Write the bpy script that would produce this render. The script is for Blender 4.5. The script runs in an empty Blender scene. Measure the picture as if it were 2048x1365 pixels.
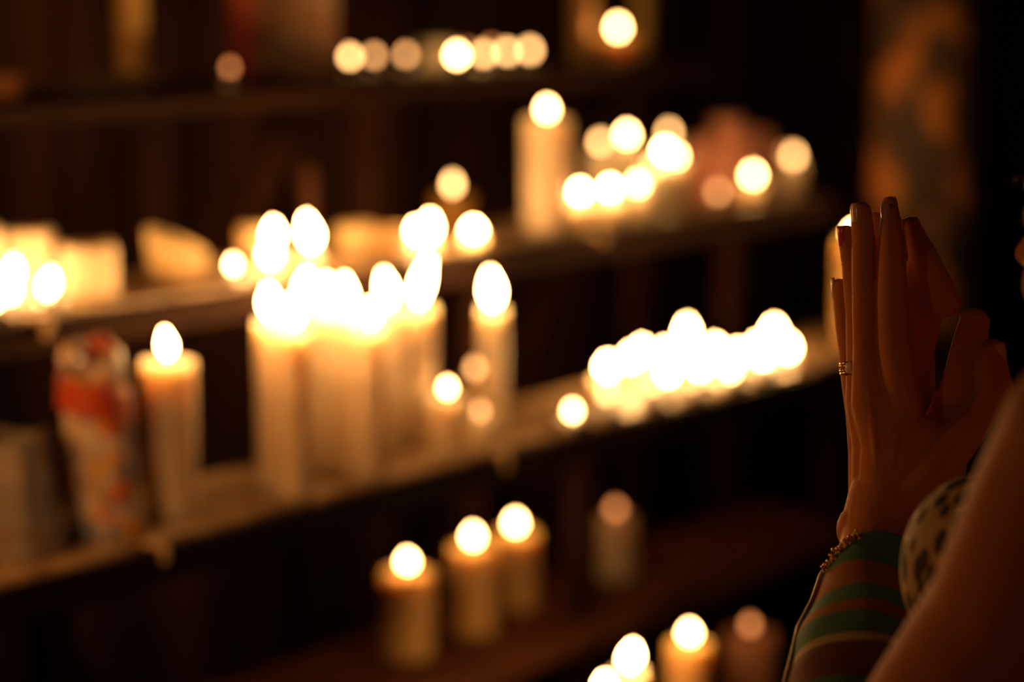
import bpy, bmesh, math, random
from mathutils import Vector, Matrix, noise
random.seed(7)
SC = bpy.context.scene
COL = SC.collection
# ------------------------------------------------------------------ camera, world, lights, exposure
FPX, CX, CY = 4500.0, 1024.0, 682.5
PITCH = math.atan(742 / FPX)
THETA = math.atan((4600 - 1024) / FPX * math.cos(PITCH))        # heading of the rack, from the camera's forward
CAMZ = 1.6
cam = bpy.data.cameras.new('camera')
camo = bpy.data.objects.new('camera', cam)
COL.objects.link(camo)
camo.location = (0, 0, CAMZ)
camo.rotation_euler = (math.pi / 2 - PITCH, 0, 0)
cam.sensor_width = 36
cam.lens = FPX * 36 / 2048
cam.clip_start = 0.05
cam.dof.use_dof = True
cam.dof.focus_distance = 1.45
cam.dof.aperture_fstop = 2.22
SC.camera = camo
SC.view_settings.view_transform = 'Standard'
SC.view_settings.look = 'None'
SC.view_settings.gamma = 1
SC.view_settings.exposure = 0.0
SC.view_settings.use_curve_mapping = False
w = bpy.data.worlds.new('night'); SC.world = w; w.use_nodes = True
w.node_tree.nodes['Background'].inputs[0].default_value = (1.0, 0.6, 0.25, 1)
w.node_tree.nodes['Background'].inputs[1].default_value = 0.0022

US = Vector((math.sin(THETA), math.cos(THETA), 0))               # along the rack
UT = Vector((-math.cos(THETA), math.sin(THETA), 0))              # into the rack
def st(s, T, z): return US * s + UT * T + Vector((0, 0, z))

def lamp(name, loc, energy, colr, radius):
    l = bpy.data.lights.new(name, 'POINT'); l.energy = energy; l.color = colr; l.shadow_soft_size = radius
    o = bpy.data.objects.new(name, l); COL.objects.link(o); o.location = loc
    return o
# added lamps without modelled sources: fill for person and rack, pale rim from behind
lamp('left_fill_light', (-0.75, 1.75, 1.42), 6.0, (1.0, 0.36, 0.06), 0.12)  # unseen lamp added to light the person from the left
lamp('front_fill_light', (-0.35, 0.55, 0.95), 0.95, (1.0, 0.32, 0.05), 0.15)  # unseen fill added for the side of the person facing the camera
_l = bpy.data.lights.new('rack_fill_spot', 'SPOT'); _l.energy = 38; _l.color = (1.0, 0.47, 0.15); _l.shadow_soft_size = .12  # unseen spot added to brighten the candle fronts
_l.spot_size = math.radians(44); _l.spot_blend = .7
_o = bpy.data.objects.new('rack_fill_spot', _l); COL.objects.link(_o); _o.location = (-0.9, 0.35, 1.75)
_o.rotation_euler = (Vector((0.10, 2.55, 1.0)) - _o.location).to_track_quat('-Z', 'Y').to_euler()
lamp('back_rim_light', (2.2, 2.2, 2.3), .8, (1.0, 0.82, 0.75), 0.10)  # added for a faint pale rim on the fingers, source unseen

# ------------------------------------------------------------------ helpers
def P(px, py, zc):
    """pixel and depth along the lens axis -> world point (placing only)"""
    a = (px - CX) / FPX * zc; b = (CY - py) / FPX * zc
    cp, sp = math.cos(PITCH), math.sin(PITCH)
    return Vector((a, zc * cp + b * sp, CAMZ - zc * sp + b * cp))
def solve(px, py, T):
    a = (px - CX) / FPX; b = (CY - py) / FPX; cp, sp = math.cos(PITCH), math.sin(PITCH)
    s_, c_ = math.sin(THETA), math.cos(THETA)
    k = (b * cp - sp) / (cp + b * sp); g = a * (cp - k * sp)
    s = (T * c_ + g * T * s_) / (s_ - g * c_)
    return s, k * (T * s_ + s * c_) + CAMZ
def tag(o, label=None, cat=None, group=None, kind=None):
    if label: o['label'] = label
    if cat: o['category'] = cat
    if group: o['group'] = group
    if kind: o['kind'] = kind
    return o
def empty(name, loc=(0, 0, 0), rz=0, **k):
    o = bpy.data.objects.new(name, None); COL.objects.link(o); o.empty_display_size = .02
    o.location = loc; o.rotation_euler = (0, 0, rz)
    return tag(o, **k)
def link(name, bm, mat, parent=None, smooth=True, loc=None):
    me = bpy.data.meshes.new(name); bmesh.ops.recalc_face_normals(bm, faces=bm.faces); bm.to_mesh(me); bm.free()
    me.materials.append(mat)
    if smooth:
        for p in me.polygons: p.use_smooth = True
    o = bpy.data.objects.new(name, me); COL.objects.link(o)
    if parent: o.parent = parent
    if loc is not None: o.location = loc
    return o
def lathe(prof, n=32, bm=None, off=(0, 0), fn=None):
    bm = bm or bmesh.new(); rings = []
    for r, z in prof:
        if r < 1e-6: rings.append([bm.verts.new((off[0], off[1], z))]); continue
        ring = []
        for i in range(n):
            a = 2 * math.pi * i / n; rr, zz = r, z
            if fn: rr, zz = fn(r, z, a)
            ring.append(bm.verts.new((off[0] + rr * math.cos(a), off[1] + rr * math.sin(a), zz)))
        rings.append(ring)
    for A, B in zip(rings, rings[1:]):
        for i in range(n):
            j = (i + 1) % n
            if len(A) == 1 and len(B) == 1: continue
            if len(A) == 1: bm.faces.new((A[0], B[i], B[j]))
            elif len(B) == 1: bm.faces.new((A[i], A[j], B[0]))
            else: bm.faces.new((A[i], A[j], B[j], B[i]))
    return bm
def box(bm, x0, x1, y0, y1, z0, z1, bev=0.0, M=None):
    r = bmesh.ops.create_cube(bm, size=1)
    for v in r['verts']:
        v.co = Vector(((x0 + x1) / 2 + v.co.x * (x1 - x0), (y0 + y1) / 2 + v.co.y * (y1 - y0), (z0 + z1) / 2 + v.co.z * (z1 - z0)))
        if M: v.co = M @ v.co
    if bev:
        es = list({e for v in r['verts'] for e in v.link_edges})
        bmesh.ops.bevel(bm, geom=es, offset=bev, segments=2, affect='EDGES')
    return bm
def tube(bm, pts, rad, n=10, cap=True):
    rings = []; N = len(pts)
    for i, p in enumerate(pts):
        p = Vector(p); d = (Vector(pts[min(i + 1, N - 1)]) - Vector(pts[max(i - 1, 0)])).normalized()
        x = d.orthogonal().normalized() if i == 0 else (px_ - d * px_.dot(d)).normalized()
        px_ = x; y = d.cross(x); r = rad[i] if isinstance(rad, (list, tuple)) else rad
        rings.append([bm.verts.new(p + (x * math.cos(2 * math.pi * k / n) + y * math.sin(2 * math.pi * k / n)) * r) for k in range(n)])
    for A, B in zip(rings, rings[1:]):
        for k in range(n): bm.faces.new((A[k], A[(k + 1) % n], B[(k + 1) % n], B[k]))
    if cap: bm.faces.new(rings[0][::-1]); bm.faces.new(rings[-1])
    return bm
# materials
def M_(name):
    m = bpy.data.materials.new(name); m.use_nodes = True
    return m, m.node_tree, m.node_tree.nodes['Principled BSDF']
def ramp(nt, src, stops):
    r = nt.nodes.new('ShaderNodeValToRGB'); e = r.color_ramp.elements
    while len(e) < len(stops): e.new(0.5)
    for k, (p, c) in enumerate(stops): e[k].position = p; e[k].color = (*c, 1)
    nt.links.new(src, r.inputs[0]); return r
def coords(nt, scale=(1, 1, 1), kind='Object', rot=(0, 0, 0)):
    t = nt.nodes.new('ShaderNodeTexCoord'); m = nt.nodes.new('ShaderNodeMapping')
    m.inputs['Scale'].default_value = scale; m.inputs['Rotation'].default_value = rot
    nt.links.new(t.outputs[kind], m.inputs[0]); return m.outputs[0]
def noisy(name, stops, scale=8, rough=.6, map_scale=(1, 1, 1), bump=0.2, dist=0.002, sss=0, rad=(.02, .008, .003), detail=5, metal=0, spec=.5):
    m, nt, b = M_(name); v = coords(nt, map_scale)
    n = nt.nodes.new('ShaderNodeTexNoise'); n.inputs['Scale'].default_value = scale; n.inputs['Detail'].default_value = detail
    nt.links.new(v, n.inputs['Vector']); r = ramp(nt, n.outputs['Fac'], stops)
    nt.links.new(r.outputs[0], b.inputs['Base Color'])
    b.inputs['Roughness'].default_value = rough; b.inputs['Metallic'].default_value = metal; b.inputs['Specular IOR Level'].default_value = spec
    if bump:
        bp = nt.nodes.new('ShaderNodeBump'); bp.inputs['Strength'].default_value = bump; bp.inputs['Distance'].default_value = dist
        nt.links.new(n.outputs['Fac'], bp.inputs['Height']); nt.links.new(bp.outputs[0], b.inputs['Normal'])
    if sss:
        b.inputs['Subsurface Weight'].default_value = sss; b.inputs['Subsurface Radius'].default_value = (1, rad[1] / rad[0], rad[2] / rad[0])
        b.inputs['Subsurface Scale'].default_value = rad[0]
    return m
def wax(name, c, sss=1.0, sc=.030):
    c2 = tuple(x * .8 for x in c)
    return noisy(name, [(.3, c2), (.7, c)], 14, .42, bump=.25, dist=.0015, sss=sss, rad=(sc, sc * .88, sc * .7))
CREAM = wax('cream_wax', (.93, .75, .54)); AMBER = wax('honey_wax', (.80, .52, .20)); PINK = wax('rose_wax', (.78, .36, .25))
WHITE = wax('white_wax', (.88, .78, .60))
WICK = noisy('charred_wick', [(.3, (.01, .008, .006)), (.7, (.05, .03, .02))], 60, .9)
ALU = noisy('tin_cup', [(.3, (.6, .56, .5)), (.7, (.75, .7, .62))], 40, .3, bump=.1, metal=1)
WOOD = noisy('dark_stained_timber', [(.3, (.008, .003, .0015)), (.6, (.024, .009, .004)), (.8, (.045, .018, .008))], 5, .85, (1, 8, 8), .4, .003, spec=.1)
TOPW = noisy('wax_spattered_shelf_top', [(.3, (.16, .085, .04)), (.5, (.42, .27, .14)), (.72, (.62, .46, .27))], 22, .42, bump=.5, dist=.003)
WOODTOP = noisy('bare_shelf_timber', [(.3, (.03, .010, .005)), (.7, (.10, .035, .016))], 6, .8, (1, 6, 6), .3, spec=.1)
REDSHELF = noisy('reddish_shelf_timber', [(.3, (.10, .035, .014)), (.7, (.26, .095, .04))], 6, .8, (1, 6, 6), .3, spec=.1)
PLANK = noisy('old_brown_boards', [(.32, (.008, .004, .002)), (.5, (.03, .012, .006)), (.68, (.09, .033, .014))], 3.2, .8, (2.2, 2.2, .25), .5, .01, detail=3, spec=.1)
POSTW = noisy('reddish_timber', [(.3, (.015, .005, .002)), (.6, (.04, .014, .006)), (.8, (.08, .03, .012))], 6, .8, (3, 3, .5), .4, .003, spec=.1)
STONE = noisy('mottled_ochre_stone', [(.36, (.022, .010, .002)), (.5, (.06, .026, .005)), (.62, (.30, .105, .012))], 17, .8, (1, 1, .55), .8, .02, detail=2)
FLOOR = noisy('worn_stone_floor', [(.3, (.05, .035, .025)), (.7, (.10, .07, .05))], 4, .7)
DRIP = noisy('dripped_wax', [(.3, (.55, .36, .18)), (.7, (.75, .52, .28))], 30, .5)
PAPER = noisy('pale_paper', [(.3, (.45, .36, .30)), (.7, (.62, .52, .44))], 12, .7, bump=.1)
GOLD = noisy('worn_gold', [(.3, (.75, .45, .14)), (.7, (.95, .65, .25))], 60, .25, bump=.2, dist=.0005, metal=1)
def flame_mat(name, L, c=(1.0, 0.50, 0.165)):
    m, nt, b = M_(name); nt.nodes.remove(b)
    e = nt.nodes.new('ShaderNodeEmission'); e.inputs[0].default_value = (*c, 1); e.inputs[1].default_value = L
    nt.links.new(e.outputs[0], nt.nodes['Material Output'].inputs[0]); return m
FL = {5: flame_mat('steady_flame', 65), 4: flame_mat('bright_flame', 145), 3: flame_mat('clear_flame', 60), 2: flame_mat('soft_flame', 14),
      1: flame_mat('low_flame', 6.5, (1, .44, .14)), 0: flame_mat('dying_flame', 3.2, (1, .32, .09))}
def glass(name, c, tr=.85):
    """frosted glass: part lets light through scattered, part reflects it"""
    m, nt, b = M_(name)
    b.inputs['Base Color'].default_value = (*c, 1); b.inputs['Roughness'].default_value = .25
    t = nt.nodes.new('ShaderNodeBsdfTranslucent'); t.inputs[0].default_value = (*c, 1)
    mx = nt.nodes.new('ShaderNodeMixShader'); mx.inputs[0].default_value = tr
    nt.links.new(b.outputs[0], mx.inputs[1]); nt.links.new(t.outputs[0], mx.inputs[2])
    nt.links.new(mx.outputs[0], nt.nodes['Material Output'].inputs[0]); return m
FROST = glass('frosted_glass', (.9, .78, .55)); YGLASS = glass('amber_glass', (.62, .46, .16)); RGLASS = glass('rose_glass', (.90, .56, .34), .6)

# ------------------------------------------------------------------ setting
RZ = math.atan2(US.y, US.x)
def setting(name, bm, mat): return tag(link(name, bm, mat, smooth=False), kind='structure')
fl = setting('floor', box(bmesh.new(), -5, 7, -3, 9, -.1, 0), FLOOR)
bm = bmesh.new()                                                  # back wall of upright boards with open joints
x = -2.6
while x < 8:
    wd = random.uniform(.13, .24); d = random.uniform(0, .03)
    box(bm, x + .004, x + wd - .004, 2.62 + d, 2.72, 0, 3.2, .003); x += wd
box(bm, -2.6, 8.2, 2.70, 2.80, 0, 3.2)
o = setting('wall_back', bm, PLANK); o.rotation_euler.z = RZ
# ------------------------------------------------------------------ the stepped rack
SEND = 3.22; S0 = -.35
ROWS = {'A': (CAMZ - .58, 1.676, .185), 'B': (CAMZ - .364, 1.86, .19), 'C': (CAMZ - .149, 2.05, .20), 'D': (CAMZ - .90, 1.80, .20), 'E': (CAMZ - 1.06, 1.45, .20)}
rack = empty('candle_rack', (0, 0, 0), RZ, label='long stepped timber rack with five wax spattered shelves of candles', cat='rack')
for k, (z, T, dp) in ROWS.items():
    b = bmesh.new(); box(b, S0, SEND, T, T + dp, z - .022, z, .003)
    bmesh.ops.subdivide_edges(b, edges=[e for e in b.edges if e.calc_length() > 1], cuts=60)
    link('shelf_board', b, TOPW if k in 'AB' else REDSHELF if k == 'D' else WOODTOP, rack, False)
    b = bmesh.new(); box(b, S0, SEND, T - .016, T - .001, z - {'A': .040, 'B': .038, 'C': .026, 'D': .036, 'E': .04}[k], z - .004, .002)
    link('fascia_board', b, REDSHELF if k == 'D' else WOOD, rack, False)
for s in (-.3, .62, 1.53, 2.49, 3.19):
    for T, zt in ((1.50, .50), (1.83, .995), (2.035, 1.21), (2.235, 1.425)):
        b = bmesh.new(); box(b, s - .022, s + .022, T - .018, T + .012, 0, zt if T > 1.6 else .512, .003); link('post', b, POSTW if T > 1.8 else WOOD, rack, False)
def bar(s0, z0, s1, z1, T, wd=.03, mat=POSTW):
    L = math.hypot(s1 - s0, z1 - z0); a = math.atan2(z1 - z0, s1 - s0)
    Mx = Matrix.Translation((s0, T, z0)) @ Matrix.Rotation(-a, 4, 'Y')
    b = bmesh.new(); box(b, 0, L, -.009, .009, -wd / 2, wd / 2, .002, Mx); link('brace', b, mat, rack, False)
for a, c in ((-.3, .62), (.62, 1.53), (1.53, 2.36), (2.36, 3.19)):
    bar(a, .1, c, 1.38, 2.27); bar(c, .1, a, 1.38, 2.30)
# wax that ran over the edge of a shelf
for row, px, ln in (('B', 62, .022), ('B', 72, .012), ('A', 300, .018), ('B', 1180, .012), ('A', 985, .020)):
    z, T, _ = ROWS[row]; s, _z = solve(px, {'A': -60 + .267 * (4600 - px), 'B': -60 + .154 * (4600 - px)}[row], T)
    b = bmesh.new(); tube(b, [(s, T - .02, z + .001), (s, T - .022, z - ln * .4), (s + .001, T - .021, z - ln * .8), (s, T - .021, z - ln)], [.0045, .0035, .0045, .0015], 10)
    box(b, s - .006, s + .006, T - .022, T + .01, z - .003, z + .003, .001)
    link('wax_drip', b, DRIP, rack)
# ------------------------------------------------------------------ candles
PLACED = []
def flame(parent, z, wd, ht, L, lean=(0, 0)):
    prof = [(0, 0), (.30, .05), (.62, .16), (.88, .28), (1, .40), (.93, .54), (.72, .68), (.46, .81), (.2, .93), (0, 1)]
    b = lathe([(r * wd / 2, q * ht) for r, q in prof], 12)
    for v in b.verts:
        q = v.co.z / ht; v.co.x += lean[0] * q ** 1.6; v.co.y += lean[1] * q ** 1.6; v.co.z += z
    return link('flame', b, FL[L], parent)
def wick(parent, z, h=.008):
    return link('wick', tube(bmesh.new(), [(0, 0, z - .003), (.0004, 0, z + h * .5), (.0016, .0003, z + h)], [.0009, .0008, .0006], 6), WICK, parent)
def body_wax(parent, r, h, mat, dip=.006, seed=0, name='wax_body', slant=0):
    rim = .18 * r
    def fn(rr, z, a):
        t = z / h; k = noise.noise(Vector((math.cos(a) * 1.6 + seed, math.sin(a) * 1.6, z * 14)))
        rr2 = rr * (1 + .035 * k * (1 if rr > r * .8 else 0)); z2 = z
        if t > .7: z2 = z + (t - .7) / .3 * .0028 * noise.noise(Vector((math.cos(a) * 2, math.sin(a) * 2, seed))) + slant * (t - .7) / .3 * math.cos(a + 1.2)
        return rr2, z2
    prof = [(0, 0), (r * .97, 0), (r, .0015)] + [(r, h * q) for q in (.15, .3, .45, .6, .72, .82, .9, .96)] + [(r * .985, h - .001), (r - rim * .5, h + .0006), (r - rim, h - .001), (r - rim * 1.6, h - dip * .7), (r * .4, h - dip), (0, h - dip)]
    return link(name, lathe(prof, 36, fn=fn), mat, parent)
LEANK = Vector((1, 0, 0))
def candle(kind, row, px, py, t, r, fw, fh, L, lean, label, group, mat=None, hmin=.012, body_h=None, seed=None):
    """px, py: centre of the flame; t: how far in from the shelf edge"""
    z0, T, dp = ROWS[row]; s, zf = solve(px, py, T + t); hc = zf - z0
    seed = len(PLACED) if seed is None else seed
    base = st(s, T + t, z0 + .0004)
    top = hc - fh * .5 - .0045 if body_h is None else body_h
    if top < hmin: top = hmin
    PLACED.append((label[:40], s, T + t, r, row, top))
    name = {'p': 'pillar_candle', 't': 'tealight', 'v': 'glass_votive', 'k': 'taper_candle', 'l': 'glass_lantern'}[kind]
    root = empty(name, base, 0, label=label, cat={'t': 'tealight', 'v': 'votive candle', 'l': 'lantern'}.get(kind, 'candle'), group=group)
    if kind in 'pk':
        dip = min(.006, top * .3); body_wax(root, r, top, mat or CREAM, dip, seed)
        wz = top - dip
    elif kind == 't':
        link('metal_cup', lathe([(0, 0), (r * .96, 0), (r, .001), (r, top), (r * .97, top), (r * .96, .002), (0, .0015)], 28), ALU, root)
        w0 = top - .0025
        link('wax_fill', lathe([(0, .0018), (r * .94, .0018), (r * .94, w0), (r * .5, w0 - .0006), (0, w0 - .0008)], 28), mat or WHITE, root); wz = w0 - .0005
    elif kind in 'vl':
        w0 = top * (.55 if body_h is None else .9) if fw == 0 else top * .9
        link('glass_cup', lathe([(0, 0), (r * .8, 0), (r * .86, .002), (r, top), (r * .96, top + .0008), (r * .93, top), (r * .8, .005), (0, .004)], 32), mat or FROST, root)
        link('wax_fill', lathe([(0, .0045), (r * .77, .0052), (r * .84, w0), (r * .4, w0 - .001), (0, w0 - .001)], 28), CREAM, root); wz = w0 - .001
    if fw:
        f0 = max(hc - fh * .5, wz + .003)
        wick(root, wz, max(.006, f0 - wz + .003))
        flame(root, f0, fw, fh, L, (lean, 0))
    else: wick(root, wz, .007)
    return root
TALL = 'tall pillar candles clustered on the long middle shelf'
# --- main shelf (row A)
candle('p', 'A', 335, 688, .07, .0285, .013, .029, 4, -.003, 'wide cream pillar candle with one flame, standing alone beside the colourful paper cone', None, CREAM)
for a in [
 (541, 604, .080, .0175, .017, .036, 4, -.002, 'leftmost candle of the tall cream cluster, upright flame'),
 (586, 622, .024, .0175, .016, .034, 4, .001, 'short-topped candle second from left at the front of the tall cluster'),
 (611, 574, .152, .0175, .017, .036, 4, .002, 'taller candle at the back left of the tall cream cluster'),
 (652, 586, .100, .0170, .017, .038, 4, 0, 'candle in the middle of the tall cluster, left of the dark gap'),
 (692, 588, .062, .0180, .017, .040, 4, -.002, 'broad candle right of the dark gap in the tall cluster'),
 (741, 626, .022, .0175, .014, .026, 4, 0, 'lowest candle at the front right of the tall cluster with small round flame'),
 (777, 578, .095, .0180, .016, .040, 4, -.006, 'candle with flame leaning left in the right half of the tall cluster'),
 (838, 562, .100, .0200, .016, .058, 4, .013, 'rightmost candle of the tall cluster with long flame leaning right')]:
    candle('p', 'A', *a[:3], a[3], a[4], a[5], a[6], a[7], a[8], TALL, CREAM)
candle('p', 'A', 985, 578, .105, .0165, .018, .044, 4, -.003, 'slim pillar candle standing apart right of the tall cluster, large flame', None, CREAM)
SINGLE = 'small lights scattered on the long middle shelf'
for a in [
 ('p', 895, 776, .045, .018, .010, .015, 3, 'short candle with bright round flame in front, between the tall cluster and the slim candle'),
 ('v', 950, 736, .162, .018, .012, .018, 1, 'dim orange light behind and left of the slim candle foot'),
 ('p', 960, 822, .020, .016, .010, .014, 1, 'faint low stub of candle at the shelf edge below the slim candle'),
 ('t', 1145, 822, .018, .019, .010, .015, 3, 'lone bright tealight at the shelf edge left of the bright tealight bank')]:
    candle(a[0], 'A', a[1], a[2], a[3], a[4], a[5], a[6], a[7], 0, a[8], SINGLE)
BANK = 'bank of bright tealights at the right of the middle shelf'
n = 0
for px, py, t, r, fw, fh, L, lb in [
 (1214, 787, .022, .019, .011, .016, 2, 'paler tealight at the front left foot of the bright bank'),
 (1215, 733, .085, .020, .017, .024, 4, 'leftmost bright flame of the tealight bank'),
 (1262, 716, .135, .019, .015, .024, 4, 'second flame from left, back line of the bright bank'),
 (1284, 702, .160, .016, .015, .024, 4, 'flame standing slightly higher behind the second of the bright bank'),
 (1306, 768, .020, .019, .010, .015, 2, 'soft pale tealight low at the front of the bright bank, left part'),
 (1331, 706, .145, .018, .015, .024, 4, 'back flame left of the highest flame of the bright bank'),
 (1336, 744, .050, .019, .015, .022, 4, 'lowest bright flame at the front of the bank, below the highest flame'),
 (1374, 668, .135, .018, .017, .038, 4, 'highest flame of the bright tealight bank'),
 (1385, 766, .015, .016, .009, .013, 1, 'faint tealight at the shelf edge below the middle of the bright bank'),
 (1400, 732, .050, .019, .015, .022, 4, 'front bright flame right of the middle of the bank'),
 (1430, 702, .122, .019, .015, .024, 4, 'back bright flame right of the highest one'),
 (1460, 738, .022, .019, .013, .019, 3, 'front tealight low at the edge, right half of the bright bank'),
 (1475, 708, .068, .018, .015, .022, 4, 'middle bright flame in the right half of the bank'),
 (1515, 695, .075, .019, .016, .024, 4, 'bright flame third from the right end of the bank'),
 (1548, 677, .125, .018, .018, .030, 4, 'tall flame at the back near the right end of the bank'),
 (1525, 712, .022, .019, .014, .018, 4, 'front flame near the right end of the bank'),
 (1575, 700, .045, .019, .016, .024, 4, 'rightmost bright flame of the tealight bank'),]:
    s, zf = solve(px, py, ROWS['A'][1] + t); hc = zf - ROWS['A'][0] - fh / 2 - .0045
    candle('t' if hc < .024 else 'p', 'A', px, py, t, r, fw, fh, L, 0, ('tealight: ' if hc < .024 else 'short candle: ') + lb, BANK, None if hc < .024 else WHITE)
candle('p', 'A', 1711, 466, .085, .026, .015, .016, 4, 0, 'tall yellow-lit candle at the right end of the middle shelf, partly hidden by the fingers', None, AMBER)
# --- shelf above (row B)
LB = 'bright flames at the left end of the second shelf from top'
for a in [
 ('p', 28, 542, .090, .013, .015, .030, 5, 0, 'upper flame of the bright trio at the left edge of the picture'),
 ('t', 22, 600, .045, .018, .017, .030, 5, 0, 'large low flame below the upper one at the left edge of the picture'),
 ('t', -8, 612, .022, .017, .016, .026, 5, 0, 'flame cut by the left edge of the picture'),
 ('t', 95, 594, .04, .020, .019, .030, 5, .006, 'bright flame leaning right beside the square glowing block')]:
    candle(a[0], 'B', *a[1:4], a[4], a[5], a[6], a[7], a[8], a[9], LB)
candle('v', 'B', 155, 522, .13, .030, .012, .016, 1, 0, 'glass votive with dim flame behind the bright leaning flame', None)
def block(name, row, px, t, wd, dp, h, mat, label, cat, slant=0, taper=0, yaw=0, wickn=True, fl=None):
    z0, T, _ = ROWS[row]; s, _ = solve(px, 560, T + t)
    # column foot: iterate so the foot lands under px
    for _ in range(3):
        base = st(s, T + t, z0 + h / 2); zc = base.y * math.cos(PITCH) - (base.z - CAMZ) * math.sin(PITCH)
        s += ((px - CX) / FPX * zc - base.x) / (US.x - (px - CX) / FPX * US.y)
    root = empty(name, st(s, T + t, z0 + .0004), yaw, label=label, cat=cat)
    PLACED.append((label[:40], s, T + t, max(wd, dp) / 2, row, h))
    b = bmesh.new(); box(b, -wd / 2, wd / 2, -dp / 2, dp / 2, 0, h)
    bmesh.ops.subdivide_edges(b, edges=b.edges[:], cuts=5, use_grid_fill=True)
    for v in b.verts:
        q = v.co.z / h
        v.co.x *= 1 - taper * q; v.co.y *= 1 - taper * q
        if q > .95:
            e = max(abs(v.co.x) / (wd / 2), abs(v.co.y) / (dp / 2)); v.co.z -= .010 * max(0, 1 - e * 1.1)
        v.co.z += slant * q * v.co.x / wd
        v.co += noise.noise_vector(v.co * 40) * .0016
        v.co.z = max(v.co.z, 0)
    wb = link('wax_body', b, mat, root); m = wb.modifiers.new('round', 'BEVEL'); m.width = .006; m.segments = 3; m.limit_method = 'ANGLE'; m.angle_limit = .9
    if wickn: wick(root, h - .009, .009)
    if fl: flame(root, h - .006 + fl[3], fl[0], fl[1], fl[2])
    return root
block('block_candle', 'B', 176, .075, .062, .055, .060, CREAM, 'square melted wax block glowing beside the bright flames at left', 'candle', yaw=.25)
block('block_candle', 'B', 62, .135, .05, .045, .075, CREAM, 'wax block standing behind the bright flames at the left edge', 'candle', yaw=.1)
block('block_candle', 'B', -38, .14, .045, .04, .085, CREAM, 'taller wax block cut by the left edge of the picture', 'candle', yaw=.3)
# slanted glowing lump (lantern lit from inside)
def lantern(row, px, t, r, h, label, cut=0, mat=FROST, L=3, fw=.016, fh=.022, name='glass_votive'):
    z0, T, _ = ROWS[row]; s, _ = solve(px, {'A': 800, 'B': 520, 'C': 120}[row], T + t)
    for _ in range(3):
        base = st(s, T + t, z0 + h / 2); zc = base.y * math.cos(PITCH) - (base.z - CAMZ) * math.sin(PITCH)
        s += ((px - CX) / FPX * zc - base.x) / (US.x - (px - CX) / FPX * US.y)
    root = empty(name, st(s, T + t, z0 + .0004), 0, label=label, cat='votive candle')
    PLACED.append((label[:40], s, T + t, r, row, h))
    def fn(rr, z, a): return rr, z - cut * max(0, z / h - .3) / .7 * (math.cos(a) + 1) / 2
    link('glass_cup', lathe([(0, 0), (r * .86, 0), (r * .92, .002), (r * .97, h * .5), (r, h * .8), (r, h), (r * .97, h + .001), (r * .95, h), (r * .93, h * .5), (r * .86, .005), (0, .004)], 32, fn=fn), mat, root)
    link('wax_fill', lathe([(0, .0045), (r * .84, .005), (r * .9, h * .22), (r * .4, h * .22 - .001), (0, h * .22 - .001)], 28), CREAM, root)
    wick(root, h * .22, .007); flame(root, h * .22 + .005, fw, fh, L)
    return root
lantern('B', 354, .09, .036, .062, 'glowing frosted votive with a slanted rim, alone on the left of the second shelf', .030, L=2)
lantern('B', 506, .155, .019, .042, 'small glowing votive behind the two stacked flames left of centre', L=1, fw=.014, fh=.018)
lantern('B', 712, .10, .026, .036, 'low glowing votive between the leaning flame and the twin flames', L=2, fw=.016, fh=.018)
lantern('B', 782, .075, .0185, .030, 'smaller glowing votive touching the low one at its right', L=0, fw=.016, fh=.016)
for a in [
 ('t', 467, 549, .03, .019, .010, .016, 3, 0, 'round bright tealight at the edge, left of the two stacked flames'),
 ('p', 546, 468, .095, .015, .016, .030, 4, .001, 'upper of the two stacked flames left of centre'),
 ('p', 541, 512, .05, .017, .017, .026, 4, 0, 'lower of the two stacked flames left of centre'),
 ('p', 622, 464, .05, .011, .019, .040, 4, -.006, 'thin candle with a large flame leaning left, above the tall cluster'),
 ('p', 835, 464, .07, .012, .014, .022, 4, -.002, 'left and smaller of the twin flames above the long leaning flame'),
 ('p', 857, 455, .045, .013, .018, .032, 4, .003, 'right and larger of the twin flames above the long leaning flame'),
 ('p', 947, 466, .035, .014, .018, .018, 4, 0, 'single round white flame right of the twin flames')]:
    candle(a[0], 'B', *a[1:4], a[4], a[5], a[6], a[7], a[8], a[9], 'flames along the second shelf from the top')
candle('v', 'B', 905, 368, .14, .029, .014, .022, 2, 0, 'amber glass votive with dim orange flame above the single white flame', None, YGLASS)
candle('k', 'B', 618, 330, .13, .009, 0, 0, 0, 0, 'unlit brown taper behind the flame leaning left', None, POSTW, body_h=.115)
candle('p', 'B', 1094, 218, .055, .032, .014, .020, 3, 0, 'tall wide cream pillar candle left of the ring of flames', None, CREAM)
RING = 'candles in the ring of flames on the right of the second shelf'
for a in [
 (1160, 384, .030, .017, .014, .018, 4, 'front left flame of the ring beside the wide pillar'),
 (1220, 377, .030, .017, .014, .018, 4, 'second flame along the front of the ring'),
 (1276, 367, .035, .017, .014, .018, 3, 'third flame along the front of the ring'),
 (1306, 334, .075, .015, .014, .018, 2, 'pale flame where the front of the ring climbs to the right'),
 (1201, 284, .125, .018, .014, .018, 2, 'upper left soft flame of the ring'),
 (1254, 269, .130, .018, .015, .019, 3, 'upper middle flame of the ring, brighter than its left neighbour'),
 (1338, 264, .155, .015, .013, .018, 2, 'highest flame at the right of the ring'),
 (1330, 302, .115, .013, .014, .019, 4, 'bright flame just below the highest at the right of the ring'),
 (1352, 312, .075, .013, .012, .016, 3, 'rightmost flame of the ring')]:
    candle('p', 'B', *a[:3], a[3], a[4], a[5], a[6], 0, 'cream candle: ' + a[7], RING, WHITE)
PK = 'rose wax pillars right of the ring of flames'
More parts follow.
